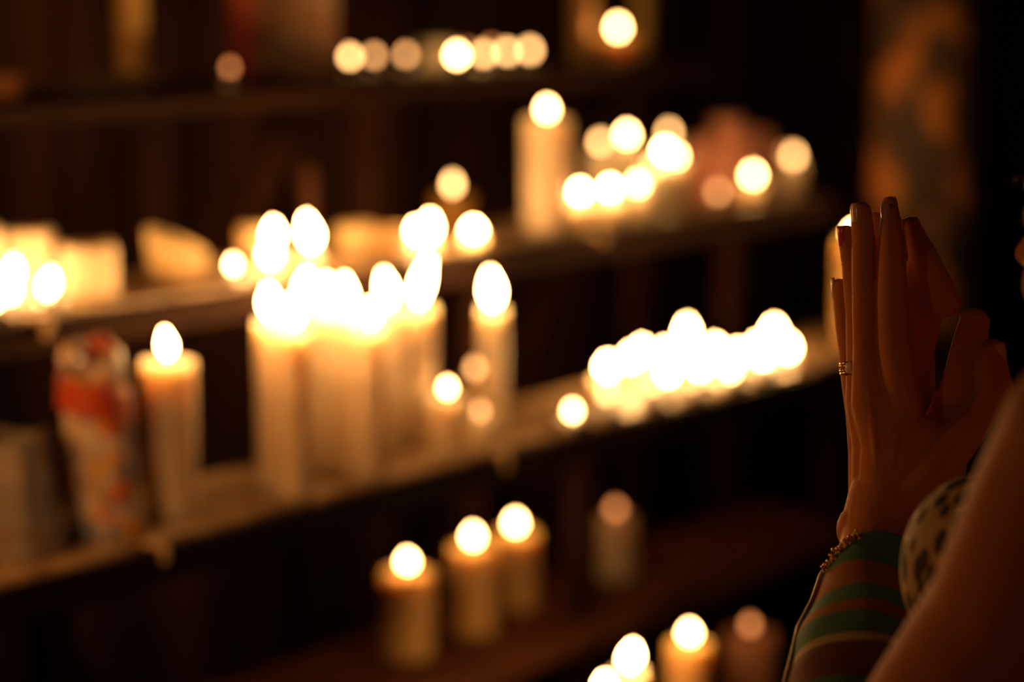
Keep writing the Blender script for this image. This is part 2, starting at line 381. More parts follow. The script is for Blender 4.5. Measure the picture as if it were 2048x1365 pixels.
for px, t, r, bh, lb in ((1400, .15, .024, .095, 'left rose wax pillar, unlit, behind the dim round flame'), (1455, .14, .026, .125, 'tallest rose wax pillar, unlit, right of the ring of flames'), (1512, .155, .022, .10, 'right rose wax pillar, unlit, above the yellow round flame')):
    candle('p', 'B', px, 330, t, r, 0, 0, 0, 0, lb, PK, PINK, body_h=bh)
for a in [
 ('v', 1436, 384, .035, .019, .012, .016, 1, 'dim peach flame low in front of the rose pillars'),
 ('p', 1506, 350, .060, .018, .015, .020, 3, 'yellow round flame right of the dim peach flame'),
 ('p', 1587, 312, .075, .018, .014, .022, 2, 'last flame at the right end of the second shelf'),
 ('p', 1572, 305, .115, .014, .010, .014, 0, 'faint flame half hidden behind the last flame')]:
    candle(a[0], 'B', *a[1:4], a[4], a[5], a[6], a[7], 0, a[8], 'end lights of the second shelf')
# --- top shelf (row C)
TL = 'row of small lights on the top shelf'
for a in [
 (460, 135, .03, .017, .010, .014, 0, 'dull red-brown light alone beside the upright picture card'),
 (700, 113, .05, .018, .014, .017, 2, 'leftmost and yellowest light of the row on the top shelf'),
 (748, 111, .06, .017, .013, .016, 1, 'dull light touching the leftmost one on the top shelf'),
 (812, 109, .05, .018, .013, .016, 1, 'dull light with a gap on both sides on the top shelf'),
 (914, 110, .04, .018, .015, .018, 3, 'first light after the gap, pale yellow, top shelf'),
 (935, 100, .13, .016, .010, .014, 0, 'faint light peeping behind the pale yellow one, top shelf'),
 (968, 108, .05, .017, .013, .017, 2, 'fifth light of the row, overlapping its neighbours, top shelf'),
 (983, 94, .14, .016, .012, .014, 0, 'faint upper light behind the overlapping ones, top shelf'),
 (1014, 103, .06, .018, .014, .017, 2, 'light second from the right end of the row, top shelf'),
 (1060, 100, .07, .018, .014, .018, 2, 'rightmost light of the row on the top shelf')]:
    candle('t', 'C', *a[:3], a[3], a[4], a[5], a[6], 0, 'tealight: ' + a[7], TL)
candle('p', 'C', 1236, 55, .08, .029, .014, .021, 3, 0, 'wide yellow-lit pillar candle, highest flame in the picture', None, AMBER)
candle('p', 'C', 1166, 40, .13, .020, 0, 0, 0, 0, 'unlit slim pillar left of the highest flame', None, AMBER, body_h=.14)
candle('p', 'C', 1284, 40, .14, .014, 0, 0, 0, 0, 'unlit slim pillar right of the highest flame', None, AMBER, body_h=.14)
candle('p', 'C', 868, 100, .13, .030, 0, 0, 0, 0, 'unlit stub of wide candle behind the row of lights, top shelf', None, CREAM, body_h=.045)
# --- lower shelf (row D)
LD = 'brown-lit pillar candles on the shelf below'
for a in [
 (815, 1123, .09, .034, .016, .020, 3, 'wide pillar candle, leftmost of the three on the shelf below', CREAM),
 (946, 1073, .09, .032, .016, .022, 3, 'middle of the three wide pillar candles on the shelf below', CREAM),
 (1031, 1046, .12, .032, .016, .022, 3, 'right of the three wide pillar candles on the shelf below', CREAM)]:
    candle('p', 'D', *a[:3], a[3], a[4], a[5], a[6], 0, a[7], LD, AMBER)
candle('p', 'D', 1231, 1018, .10, .030, .016, .019, 0, 0, 'pillar candle with a dying orange flame, alone right of the three wide candles', None, CREAM)
# --- lowest visible row (E)
LE = 'candles along the bottom edge of the picture'
candle('p', 'E', 1259, 1313, .10, .019, .017, .028, 4, .005, 'slim candle with bright leaning flame at the bottom edge of the picture', LE, CREAM)
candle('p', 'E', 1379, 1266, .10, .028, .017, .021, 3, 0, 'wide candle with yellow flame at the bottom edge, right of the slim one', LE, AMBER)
candle('p', 'E', 1209, 1372, .03, .018, .015, .024, 4, 0, 'candle of which only the flame shows at the very bottom edge', LE, CREAM)
candle('v', 'E', 1500, 1250, .12, .036, .014, .018, 0, 0, 'tall flared rose glass with a small red flame at the bottom right', None, RGLASS)
# --- other things on the shelves
# colourful paper cone with two torn tips and a card of pale print beside it
def printed(name, stops, scale):
    m, nt, b = M_(name); v = coords(nt, (1, 1, 1)); vo = nt.nodes.new('ShaderNodeTexVoronoi'); vo.inputs['Scale'].default_value = scale
    nz = nt.nodes.new('ShaderNodeTexNoise'); nz.inputs['Scale'].default_value = scale * .8
    mx = nt.nodes.new('ShaderNodeMixRGB'); mx.inputs[0].default_value = .12
    nt.links.new(v, nz.inputs[0]); nt.links.new(v, mx.inputs[1]); nt.links.new(nz.outputs['Color'], mx.inputs[2])
    nt.links.new(mx.outputs[0], vo.inputs[0]); sp = nt.nodes.new('ShaderNodeSeparateColor'); nt.links.new(vo.outputs['Color'], sp.inputs[0])
    r = ramp(nt, sp.outputs[0], stops); r.color_ramp.interpolation = 'CONSTANT'; nt.links.new(r.outputs[0], b.inputs['Base Color'])
    b.inputs['Roughness'].default_value = .35; return m
PRINT = printed('printed_paper', [(0, (.75, .62, .55)), (.2, (.80, .42, .08)), (.35, (.20, .14, .14)), (.5, (.70, .12, .04)), (.62, (.66, .50, .42)), (.8, (.26, .28, .36))], 38)
CARDP = printed('printed_card', [(0, (.15, .07, .04)), (.3, (.22, .12, .05)), (.6, (.19, .10, .08)), (.8, (.26, .18, .14))], 26)
GREYP = printed('grey_printed_paper', [(0, (.22, .19, .19)), (.5, (.30, .25, .22)), (.8, (.20, .15, .12))], 30)
REDP = noisy('red_paper', [(.3, (.62, .06, .02)), (.7, (.85, .16, .05))], 20, .4)
def cone(px, t, r0, r1, h, label, mat, tips, seed, red=False, lean=0):
    z0, T, _ = ROWS['A']; s, _ = solve(px, 1040, T + t)
    for _ in range(3):
        base = st(s, T + t, z0); zc = base.y * math.cos(PITCH) - (base.z - CAMZ) * math.sin(PITCH)
        s += ((px - CX) / FPX * zc - base.x) / (US.x - (px - CX) / FPX * US.y)
    root = empty('paper_cone', st(s, T + t, z0 + .0004), 0, label=label, cat='paper wrapping')
    PLACED.append((label[:40], s, T + t, r0, 'A', h))
    b = bmesh.new(); n = 48; K = 14; rings = []
    for k in range(K + 1):
        q = k / K; ring = []
        for i in range(n):
            a = 2 * math.pi * i / n; cut = 1 - tips * (abs(math.sin(a * 1.0 + .2)) ** 1.5)
            z = h * q * (1 - (1 - cut) * (q ** 2)); rr = r0 + (r1 - r0) * q ** .8
            rr *= 1 + .05 * math.sin(a * 7 + seed) * (.3 + q)
            ring.append(b.verts.new((rr * math.cos(a) + lean * q, rr * math.sin(a), z)))
        rings.append(ring)
    for A, B in zip(rings, rings[1:]):
        for i in range(n): b.faces.new((A[i], A[(i + 1) % n], B[(i + 1) % n], B[i]))
    o = link('wrapper', b, mat, root); m = o.modifiers.new('thick', 'SOLIDIFY'); m.thickness = .0012
    if red:
        b = bmesh.new()
        for dz in (-.009, 0, .009, .018):
            rr = r0 + (r1 - r0) * (.68 + dz / h) ** .8 + .002
            tube(b, [(rr * math.cos(a) + lean * .66, rr * math.sin(a), h * (.69 - .05 * math.cos(a - .3)) + dz) for a in [2 * math.pi * i / 40 for i in range(41)]], .0042, 8)
        link('red_ribbon', b, REDP, root)
        for dx, dz, rr in ((.012, 1.0, .011), (-.012, .98, .009), (.020, .93, .009)):
            b = bmesh.new()
            for k in range(6):
                a = k * math.pi / 3; bmesh.ops.create_uvsphere(b, u_segments=10, v_segments=6, radius=rr * .62, matrix=Matrix.Translation((dx + lean + rr * .55 * math.cos(a), rr * .55 * math.sin(a), h * dz + .003 * math.sin(2 * a))))
            link('paper_flower', b, REDP if dx > 0 and dz > .95 else PAPER, root)
        link('stem', tube(bmesh.new(), [(.004, 0, .002), (lean + .006, 0, h * .97)], .0022, 8), POSTW, root)
    return root
cone(216, .065, .041, .030, .200, 'colourful printed paper cone with red band and torn tips beside the lone wide candle', PRINT, .14, 1, True, -.014)
cone(48, .075, .046, .034, .130, 'dull grey paper sleeve at the left edge of the long middle shelf', GREYP, .10, 4, False, -.008)
def boxy(name, row, px, t, wd, dp, h, mat, label, cat, yaw=RZ, part='card_sheet', extra=None):
    z0, T, _ = ROWS[row]; s, _ = solve(px, 140, T + t)
    for _ in range(3):
        base = st(s, T + t, z0 + h / 2); zc = base.y * math.cos(PITCH) - (base.z - CAMZ) * math.sin(PITCH)
        s += ((px - CX) / FPX * zc - base.x) / (US.x - (px - CX) / FPX * US.y)
    root = empty(name, st(s, T + t, z0 + .0004), yaw, label=label, cat=cat)
    PLACED.append((label[:40], s, T + t, wd / 2, row, h))
    b = bmesh.new(); box(b, -wd / 2, wd / 2, -dp / 2, dp / 2, 0, h, .0015); link(part, b, mat, root, False)
    return root, wd, dp, h
r_, wd, dp, h = boxy('picture_card', 'C', 566, .075, .145, .012, .19, CARDP, 'upright printed picture card with red left border on the top shelf', 'picture', yaw=.25)
b = bmesh.new(); box(b, -wd / 2 - .001, -wd / 2 + .035, -dp / 2 - .003, dp / 2, 0, h, .001); link('red_border', b, noisy('dull_red_print', [(.3, (.25, .025, .008)), (.7, (.38, .06, .02))], 20, .5), r_, False)
b = bmesh.new(); box(b, -.02, .02, -.002, .05, 0, .06, .001); link('easel_back', b, PAPER, r_, False)
candle('p', 'C', 262, 40, .10, .020, 0, 0, 0, 0, 'tall unlit amber candle at the upper left, on the top shelf', None, AMBER, body_h=.17)
candle('v', 'C', 14, 150, .05, .022, 0, 0, 0, 0, 'small unlit votive at the left end of the top shelf', None, RGLASS, body_h=.028)
z0, T, _ = ROWS['C']; s, _ = solve(215, 175, T + .06)
for k, (ds, rz) in enumerate(((-.03, .3), (0, .8), (.035, .5))):
    b = bmesh.new(); bmesh.ops.create_grid(b, x_segments=14, y_segments=10, size=.5)
    for v in b.verts:
        v.co.x *= .085; v.co.y *= .06; v.co.z = .003 + .006 * k + .004 * (1 + noise.noise(Vector((v.co.x * 50, v.co.y * 50, k * 3))))
    o = link('crumpled_leaflet', b, PAPER, None); o.location = st(s + ds, T + .07, z0); o.rotation_euler.z = rz
    m = o.modifiers.new('thick', 'SOLIDIFY'); m.thickness = .001
    tag(o, ('left of the three', 'middle of the three', 'right of the three')[k] + ' crumpled leaflets lying by the amber candle, top shelf', 'leaflet', 'crumpled leaflets on the top shelf')
# ------------------------------------------------------------------ round stone pillar past the end of the rack
pc = P(1849, 300, 3.78)
b = lathe([(0, 0), (.13, 0), (.13, .08), (.115, .10), (.115, .16), (.09, .19)] + [(.09, .19 + .1 * k) for k in range(1, 28)] + [(.115, 3.0), (.13, 3.04), (.13, 3.12), (0, 3.12)], 40,
          fn=lambda r, z, a: (r * (1 + .012 * noise.noise(Vector((math.cos(a) * 2, math.sin(a) * 2, z * 5)))), z))
pil = link('stone_pillar', b, STONE, None); pil.location = (pc.x, pc.y, 0)
tag(pil, 'round ochre mottled stone pillar behind the praying hands', 'pillar')
# ------------------------------------------------------------------ the praying person
ICO = None
def ball(bm, c, r, M3=None, sub=3):
    """sphere or ellipsoid vertices; r may be (rx, ry, rz) in the frame M3"""
    g = bmesh.ops.create_icosphere(bm, subdivisions=sub, radius=1)
    for v in g['verts']:
        q = Vector(v.co)
        q = Vector((q.x * r[0], q.y * r[1], q.z * r[2])) if isinstance(r, (tuple, list)) else q * r
        v.co = Vector(c) + (M3 @ q if M3 else q)
    return g['verts']
def hull_into(dst, items):
    b = bmesh.new()
    for it in items: ball(b, *it)
    g = bmesh.ops.convex_hull(b, input=b.verts[:])
    bmesh.ops.delete(b, geom=[x for x in g['geom_interior'] if isinstance(x, bmesh.types.BMVert)], context='VERTS')
    loose = [v for v in b.verts if not v.link_faces]
    bmesh.ops.delete(b, geom=loose, context='VERTS')
    me = bpy.data.meshes.new('t'); bmesh.ops.recalc_face_normals(b, faces=b.faces); b.to_mesh(me); b.free(); dst.from_mesh(me); bpy.data.meshes.remove(me)
def chain(dst, pts):
    for a, b_ in zip(pts, pts[1:]): hull_into(dst, [a, b_])
def remesh(bm, vox, it):
    me = bpy.data.meshes.new('t'); bm.to_mesh(me); bm.free(); o = bpy.data.objects.new('t', me); COL.objects.link(o)
    m = o.modifiers.new('r', 'REMESH'); m.mode = 'VOXEL'; m.voxel_size = vox; m.adaptivity = 0
    s = o.modifiers.new('s', 'SMOOTH'); s.factor = .5; s.iterations = it
    dg = bpy.context.evaluated_depsgraph_get(); out = bpy.data.meshes.new_from_object(o.evaluated_get(dg))
    bpy.data.objects.remove(o); bpy.data.meshes.remove(me); return out
def pr(px, py, r, dz): return (P(px, py, 1.45 + dz), r)
VDIR = (P(1780, 700, 1.5) - P(1780, 700, 1.4)).normalized()
# near (left) hand: joints fingertip -> knuckle
NEAR = {
 'index':  [(1779, 424, .0056, -.006), (1783, 482, .0083, -.008), (1785, 585, .0100, -.011), (1790, 690, .0110, -.012), (1803, 800, .0130, -.011)],
 'middle': [(1722, 424, .0069, .000), (1727, 480, .0078, .000), (1728, 588, .0080, -.001), (1730, 695, .0078, -.003), (1741, 800, .0125, -.005)],
 'ring':   [(1693, 468, .0058, .015), (1703, 530, .0066, .016), (1713, 625, .0074, .015), (1716, 715, .0076, .013), (1726, 800, .0115, .010)],
 'pinky':  [(1679, 572, .0050, .028), (1685, 630, .0056, .029), (1695, 700, .0062, .028), (1704, 765, .0070, .025), (1722, 830, .0100, .020)]}
hand = bmesh.new()
for nme, j in NEAR.items(): chain(hand, [pr(x, y, r, d) for x, y, r, d in j])
# metacarpals and the web between them
wr = [(1792, 985, .0165, .006), (1765, 990, .0165, .004), (1748, 992, .0150, .012), (1735, 992, .0125, .020)]
kn = [NEAR[k][-1] for k in ('index', 'middle', 'ring', 'pinky')]
md = [(1802, 890, .0155, -.001), (1765, 890, .0140, -.001), (1744, 890, .0130, .011), (1730, 905, .0110, .020)]
for a, m_, w_ in zip(kn, md, wr): chain(hand, [pr(*a), pr(*m_), pr(*w_)])
for row in (kn, md, wr):
    for a, b_ in zip(row, row[1:]): hull_into(hand, [pr(a[0], a[1] + 12, a[2] * .88, a[3] + .001), pr(b_[0], b_[1] + 12, b_[2] * .88, b_[3] + .001)])
for k in range(3):
    hull_into(hand, [pr(q[0], q[1] + (14 if q in kn else 0), q[2] * .86, q[3] + .001) for q in (kn[k], kn[k + 1], md[k], md[k + 1])])
    hull_into(hand, [pr(q[0], q[1], q[2] * .9, q[3] + .001) for q in (wr[k], wr[k + 1], md[k], md[k + 1])])
# extensor tendons under the skin of the back
for (x0, y0, x1, y1, d0, d1) in ((1806, 790, 1778, 960, -.0195, -.0108), (1740, 790, 1758, 960, -.0148, -.0095), (1727, 800, 1744, 960, .0002, -.001)):
    chain(hand, [pr(x0, y0, .0030, d0), pr((x0 + x1) / 2, (y0 + y1) / 2, .0026, (d0 + d1) / 2 - .0022), pr(x1, y1, .0022, d1)])
# thumb of the near hand: bent, in front
chain(hand, [pr(1984, 704, .0085, -.030), pr(1982, 745, .0112, -.030), pr(1990, 778, .0118, -.030), pr(1958, 830, .0110, -.026), pr(1900, 895, .0150, -.016), pr(1822, 985, .0180, -.001)])
hull_into(hand, [pr(1900, 895, .013, -.014), pr(1806, 850, .012, -.004), pr(1800, 970, .015, 0), pr(1822, 985, .016, 0)])
# wrist and forearm to the elbow
ELB = (P(1705, 1770, 1.25), .040)
wrist = [(P(1768, 1000, 1.457), .0235), (P(1755, 1045, 1.452), .0228), (P(1750, 1100, 1.437), .0228), (P(1735, 1230, 1.40), .0288), (P(1725, 1390, 1.355), .039), ELB]
chain(hand, wrist)
hull_into(hand, [pr(1808, 985, .018, .004), pr(1738, 990, .0125, .016), (P(1783, 1060, 1.445), .020), (P(1730, 1060, 1.450), .0165)])
hull_into(hand, [(P(1702, 1042, 1.452), .0080), (P(1722, 1060, 1.45), .016)])
# far (right) hand
FAR = {
 'middle': [(1778, 409, .0055, .022), (1786, 470, .0076, .024), (1800, 560, .0085, .028), (1812, 680, .0090, .032), (1822, 800, .012, .034)],
 'index':  [(1822, 452, .0062, .018), (1842, 505, .0090, .017), (1866, 560, .0108, .013), (1893, 606, .0098, .008), (1858, 612, .0100, .022), (1838, 700, .0105, .036), (1832, 800, .013, .040)],
 'ring':   [(1752, 440, .0055, .034), (1758, 560, .0075, .040), (1780, 700, .008, .044), (1800, 800, .011, .046)],
 'pinky':  [(1742, 560, .0048, .046), (1756, 660, .0065, .050), (1786, 800, .010, .054)]}
far = bmesh.new()
for nme, j in FAR.items(): chain(far, [pr(x, y, r, d) for x, y, r, d in j])
hull_into(far, [pr(1830, 800, .012, .040), pr(1788, 800, .010, .052), pr(1850, 960, .016, .046), pr(1800, 960, .014, .050)])
hull_into(far, [pr(1845, 500, .008, .018), pr(1866, 560, .0105, .014), pr(1893, 606, .0095, .009), pr(1845, 615, .0075, .018), pr(1825, 560, .008, .020)])
chain(far, [pr(1948, 646, .0098, .004), pr(1940, 690, .0118, .003), pr(1922, 770, .0125, .006), pr(1896, 850, .0160, .018), pr(1868, 960, .020, .040)])
hull_into(far, [pr(1896, 850, .014, .020), pr(1846, 880, .013, .040), pr(1850, 960, .016, .046), pr(1868, 960, .018, .040)])
FELB = (P(1990, 1700, 1.62), .038)
chain(far, [pr(1850, 985, .023, .046), (P(1868, 1060, 1.50), .024), (P(1905, 1240, 1.535), .031), FELB])
def crease(me, items):
    for c, ax, R in items:
        ax = ax.normalized()
        for v in me.vertices:
            d = v.co - c
            if d.length_squared > (R * 2.2) ** 2: continue
            t = d.dot(ax)
            if abs(t) > .006: continue
            rad = d - ax * t
            if rad.length > R * 1.5 or rad.length < 1e-5: continue
            g = sum(a * math.exp(-((t - o_) / .0006) ** 2) for a, o_ in ((.00042, -.0026), (.0005, 0), (.00038, .0026)))
            v.co -= rad.normalized() * g
nearme = remesh(hand, .00095, 9); farme = remesh(far, .0012, 9)
cr = []
for k in ('index', 'middle', 'ring', 'pinky'):
    j = [pr(*q) for q in NEAR[k]]
    cr.append((j[1][0], j[1][0] - j[0][0], j[1][1])); cr.append((j[2][0], j[2][0] - j[1][0], j[2][1]))
t0, t1 = pr(1984, 704, .0085, -.030), pr(1990, 778, .0118, -.030)
cr.append((t1[0], t1[0] - t0[0], .0118))
crease(nearme, cr)
# body
FW = Vector((-.6, .8, 0)); LF = Vector((-.8, -.6, 0)); UP = Vector((0, 0, 1))
BF = Matrix((( LF.x, FW.x, 0), (LF.y, FW.y, 0), (0, 0, 1)))        # columns: left, forward, up
SHO = P(2215, 900, 1.11)
CEN = Vector((.418, 1.18, 0))
def B(l, f_, z): return CEN + LF * l + FW * f_ + UP * z
SHZ = SHO.z
body = bmesh.new()
chain(body, [ELB, (P(1880, 1465, 1.20), .046), (P(2030, 1240, 1.165), .0465), (P(2120, 1060, 1.13), .050), (SHO, .055), (B(.07, 0, SHZ + .02), .058)])
FSH = B(-.175, .0, SHZ)
chain(body, [FELB, (B(-.20, .14, SHZ - .17), .044), (FSH, .052), (B(-.07, 0, SHZ + .02), .058)])
hull_into(body, [(B(.09, 0, SHZ - .02), (.05, .07, .06), BF), (B(-.09, 0, SHZ - .02), (.05, .07, .06), BF), (B(0, .0, SHZ - .17), (.135, .09, .08), BF)])
hull_into(body, [(B(0, 0, SHZ - .17), (.135, .09, .08), BF), (B(0, -.01, SHZ - .38), (.115, .08, .08), BF)])
hull_into(body, [(B(0, -.01, SHZ - .38), (.115, .08, .08), BF), (B(0, -.02, SHZ - .55), (.16, .105, .09), BF)])
chain(body, [(B(0, -.01, SHZ + .0), (.07, .06, .05), BF), (B(0, .02, SHZ + .09), (.050, .052, .04), BF), (B(0, .045, SHZ + .15), (.052, .055, .04), BF)])
HC = P(2036, 505, 1.35)                                             # tip of the nose
def Hd(l, f_, z): return HC + LF * l + FW * (f_ - .118) + UP * z     # head frame: origin behind the nose tip
head = bmesh.new()
hull_into(head, [(Hd(0, .0, .055), (.072, .088, .082), BF), (Hd(0, -.035, .05), (.070, .072, .078), BF)])
hull_into(head, [(Hd(0, .025, .035), (.064, .062, .055), BF), (Hd(0, .062, -.055), (.026, .026, .022), BF), (Hd(0, .0, -.03), (.055, .05, .04), BF)])
hull_into(head, [(Hd(.022, .066, -.010), (.026, .020, .024), BF), (Hd(-.022, .066, -.010), (.026, .020, .024), BF)])
chain(head, [(Hd(0, .082, .040), .0085), (Hd(0, .098, .014), .0085), (Hd(0, .110, .000), .0082)])
hull_into(head, [(Hd(.011, .094, -.003), .0072), (Hd(0, .104, -.002), .0085), (Hd(-.011, .094, -.003), .0072)])
hull_into(head, [(Hd(.017, .084, -.024), .005), (Hd(0, .095, -.022), .0070), (Hd(-.017, .084, -.024), .005)])
hull_into(head, [(Hd(.014, .083, -.035), .005), (Hd(0, .091, -.036), .0078), (Hd(-.014, .083, -.035), .005)])
hull_into(head, [(Hd(.010, .074, -.062), .013), (Hd(-.010, .074, -.062), .013)])
hull_into(head, [(Hd(.032, .078, .046), .008), (Hd(0, .084, .046), .009), (Hd(-.032, .078, .046), .008)])
for sd in (1, -1):
    hull_into(head, [(Hd(sd * .031, .070, .028), .0145), (Hd(sd * .028, .066, .030), .014)])
    hull_into(head, [(Hd(sd * .072, -.010, .030), (.006, .014, .024), BF), (Hd(sd * .077, -.020, .038), (.004, .010, .018), BF)])
chain(head, [(Hd(0, -.02, -.01), (.052, .055, .05), BF), (B(0, .03, SHZ + .10), (.050, .052, .04), BF), (B(0, .0, SHZ), .06)])
headme = remesh(head, .0022, 12)
bodyme = remesh(body, .004, 12)
full = bmesh.new()
for me in (nearme, farme, bodyme, headme): full.from_mesh(me)
m, nt, b_ = M_('skin'); SKIN = m
v = coords(nt); n1 = nt.nodes.new('ShaderNodeTexNoise'); n1.inputs['Scale'].default_value = 30; n1.inputs['Detail'].default_value = 6; nt.links.new(v, n1.inputs[0])
r = ramp(nt, n1.outputs[0], [(.3, (.50, .19, .09)), (.7, (.62, .26, .12))]); nt.links.new(r.outputs[0], b_.inputs['Base Color'])
n2 = nt.nodes.new('ShaderNodeTexNoise'); n2.inputs['Scale'].default_value = 420; n2.inputs['Detail'].default_value = 3; nt.links.new(v, n2.inputs[0])
bp = nt.nodes.new('ShaderNodeBump'); bp.inputs['Strength'].default_value = .35; bp.inputs['Distance'].default_value = .0006; nt.links.new(n2.outputs[0], bp.inputs['Height']); nt.links.new(bp.outputs[0], b_.inputs['Normal'])
b_.inputs['Roughness'].default_value = .6; b_.inputs['Specular IOR Level'].default_value = .06; b_.inputs['Subsurface Weight'].default_value = .35; b_.inputs['Subsurface Radius'].default_value = (1, .35, .2); b_.inputs['Subsurface Scale'].default_value = .006
person = empty('person', (CEN.x, CEN.y, 0), 0, label='person with palms pressed in prayer, bare near shoulder, striped sleeve and spotted top', cat='person')
def pchild(o):
    o.location = -Vector((CEN.x, CEN.y, 0)); return o
me = bpy.data.meshes.new('body'); full.to_mesh(me); full.free(); me.materials.append(SKIN)
for p_ in me.polygons: p_.use_smooth = True
ob = bpy.data.objects.new('body', me); COL.objects.link(ob); ob.parent = person; pchild(ob)
# fingernails
NAIL, nt, b_ = M_('fingernail'); b_.inputs['Base Color'].default_value = (.72, .42, .34, 1); b_.inputs['Roughness'].default_value = .2; b_.inputs['Subsurface Weight'].default_value = .4; b_.inputs['Subsurface Scale'].default_value = .003
PNAIL, nt, b_ = M_('pink_nail_glow'); b_.inputs['Base Color'].default_value = (.80, .10, .34, 1); b_.inputs['Roughness'].default_value = .15; b_.inputs['Transmission Weight'].default_value = .35  # glow of light through the nail, put into its base colour
def nail(pa, pb, r, out, mat=NAIL, ln=.013, wd=.78, ext=.001, lab=None):
    ax = (pa - pb).normalized(); out = (out - ax * out.dot(ax)).normalized(); sd = ax.cross(out)
    b = bmesh.new(); nu, nv = 10, 10; G = []
    for i in range(nu + 1):
        row = []
        for k in range(nv + 1):
            u = i / nu; a = (k / nv - .5) * 2; q = u * ln - ln * .72 + ext
            wv = r * wd * (1 - .35 * max(0, (u - .72) / .28) ** 2) * (1 - .2 * max(0, (.2 - u) / .2) ** 2)
            lift = (r + .0008 - .0016 * max(0, u - .35) ** 2) * (math.cos(a * .95) * .98)
            row.append(b.verts.new(pa + ax * q + sd * (wv * math.sin(a * 1.15)) + out * lift))
        G.append(row)
    for i in range(nu):
        for k in range(nv): b.faces.new((G[i][k], G[i + 1][k], G[i + 1][k + 1], G[i][k + 1]))
    o = link('fingernail', b, mat, person); m = o.modifiers.new('t', 'SOLIDIFY'); m.thickness = .0005; pchild(o)
    if lab: o['label'] = lab
LEFTISH = Vector((-.80, -.60, .05))
for k, out in (('index', LEFTISH), ('middle', LEFTISH), ('ring', Vector((-.95, -.30, .1))), ('pinky', Vector((-.9, .3, .1)))):
    a, c = pr(*NEAR[k][0]), pr(*NEAR[k][1])
    nail(a[0], c[0], a[1], out, PNAIL if k == 'ring' else NAIL, lab='nail with bright pink glow in its colour' if k == 'ring' else None, ext=.0022)
nail(t0[0], t1[0], .0085, Vector((.75, -.6, .25)), ext=.002)
a, c = pr(*FAR['middle'][0]), pr(*FAR['middle'][1]); nail(a[0], c[0], a[1], Vector((.8, .5, .1)))
a, c = pr(*FAR['index'][0]), pr(*FAR['index'][1]); nail(a[0], c[0], a[1], Vector((.8, .5, .2)))
a, c = pr(1948, 646, .0098, .004), pr(1940, 690, .0118, .003); nail(a[0], c[0], a[1], Vector((.9, .2, .3)), ln=.014)
# ring with stones on the little finger side
rc = P(1710, 737, 1.463); ax = (pr(*NEAR['ring'][2])[0] - pr(*NEAR['ring'][3])[0]).normalized()
e1 = (Vector((-1, 0, 0)) - ax * Vector((-1, 0, 0)).dot(ax)).normalized(); e2 = ax.cross(e1)
jew = bpy.data.objects.new('gold_ring', None)
bpy.data.objects.remove(jew)
gr = bmesh.new(); R0 = .0090
for off in (-.0032, .0032): tube(gr, [rc + ax * off + (e1 * math.cos(a) + e2 * math.sin(a)) * R0 for a in [2 * math.pi * i / 36 for i in range(37)]], .0011, 8, False)
for i in range(36):
    a = 2 * math.pi * i / 36
    ball(gr, rc + (e1 * math.cos(a) + e2 * math.sin(a)) * R0 + ax * (.0014 * (-1) ** i), .0016, None, 1)
ring = link('finger_ring', gr, GOLD, person); pchild(ring)
STN, nt, b_ = M_('pale_stone'); b_.inputs['Base Color'].default_value = (.85, .83, .78, 1); b_.inputs['Roughness'].default_value = .08
sb = bmesh.new()
for q in (Vector((-.50, -.86, 0)),):
    q = (q - ax * q.dot(ax)).normalized(); ball(sb, rc + q * (R0 + .0010), (.0028, .0028, .0042), None, 2)
so = link('ring_stone', sb, STN, ring)
# striped sleeve of the near forearm
m, nt, b_ = M_('striped_cloth'); tx = nt.nodes.new('ShaderNodeUVMap'); sp = nt.nodes.new('ShaderNodeSeparateXYZ'); nt.links.new(tx.outputs[0], sp.inputs[0])
rs = ramp(nt, sp.outputs[1], [(0, (.10, .27, .25)), (.22, (.42, .17, .07)), (.3625, (.10, .27, .25)), (.45, (.40, .16, .07)), (.525, (.10, .27, .25)), (.66, (.60, .55, .50)), (.70, (.20, .08, .05)), (.88, (.10, .27, .25)), (.95, (.42, .17, .07))])
rs.color_ramp.interpolation = 'CONSTANT'; nt.links.new(rs.outputs[0], b_.inputs['Base Color']); b_.inputs['Roughness'].default_value = .75
wv = nt.nodes.new('ShaderNodeTexNoise'); wv.inputs['Scale'].default_value = 900; nt.links.new(coords(nt), wv.inputs[0]); bp = nt.nodes.new('ShaderNodeBump'); bp.inputs['Strength'].default_value = .3; bp.inputs['Distance'].default_value = .0005; nt.links.new(wv.outputs[0], bp.inputs['Height']); nt.links.new(bp.outputs[0], b_.inputs['Normal'])
STRIPE = m
def interp(tab, q):
    for (a, *A), (b, *B_) in zip(tab, tab[1:]):
        if q <= b:
            t = (q - a) / (b - a); return [x + (y - x) * t for x, y in zip(A, B_)]
    return list(tab[-1][1:])
# py of the axis, px of the axis, depth, radius
SL = [(1090, 1750, 1.440, .0252), (1170, 1740, 1.418, .0278), (1240, 1732, 1.398, .0335), (1320, 1727, 1.377, .0410), (1400, 1722, 1.352, .0455), (1560, 1714, 1.31, .0465), (1740, 1706, 1.256, .0460)]
SAX = (ELB[0] - P(1750, 1090, 1.440)).normalized()
SFR = (Vector((0, 0, 1)) - SAX * SAX.z).normalized(); SRT = SFR.cross(SAX) * -1
if SRT.x < 0: SRT = -SRT
if SFR.y > 0: SFR = -SFR
def sleeve_pt(py, a, off=0):
    cx_, zc_, rr = interp(SL, py); rr += .0010 * math.sin(py * .045 + a * 2) + .0007 * math.sin(a * 5 + py * .02) + off
    return P(cx_, py, zc_) + (SRT * math.cos(a) + SFR * math.sin(a)) * rr
def cuff(a): return 1120 + 65 * max(0, -math.cos(a)) ** 2
b = bmesh.new(); uv = b.loops.layers.uv.new('UVMap'); rings = []; N = 96; K = 90
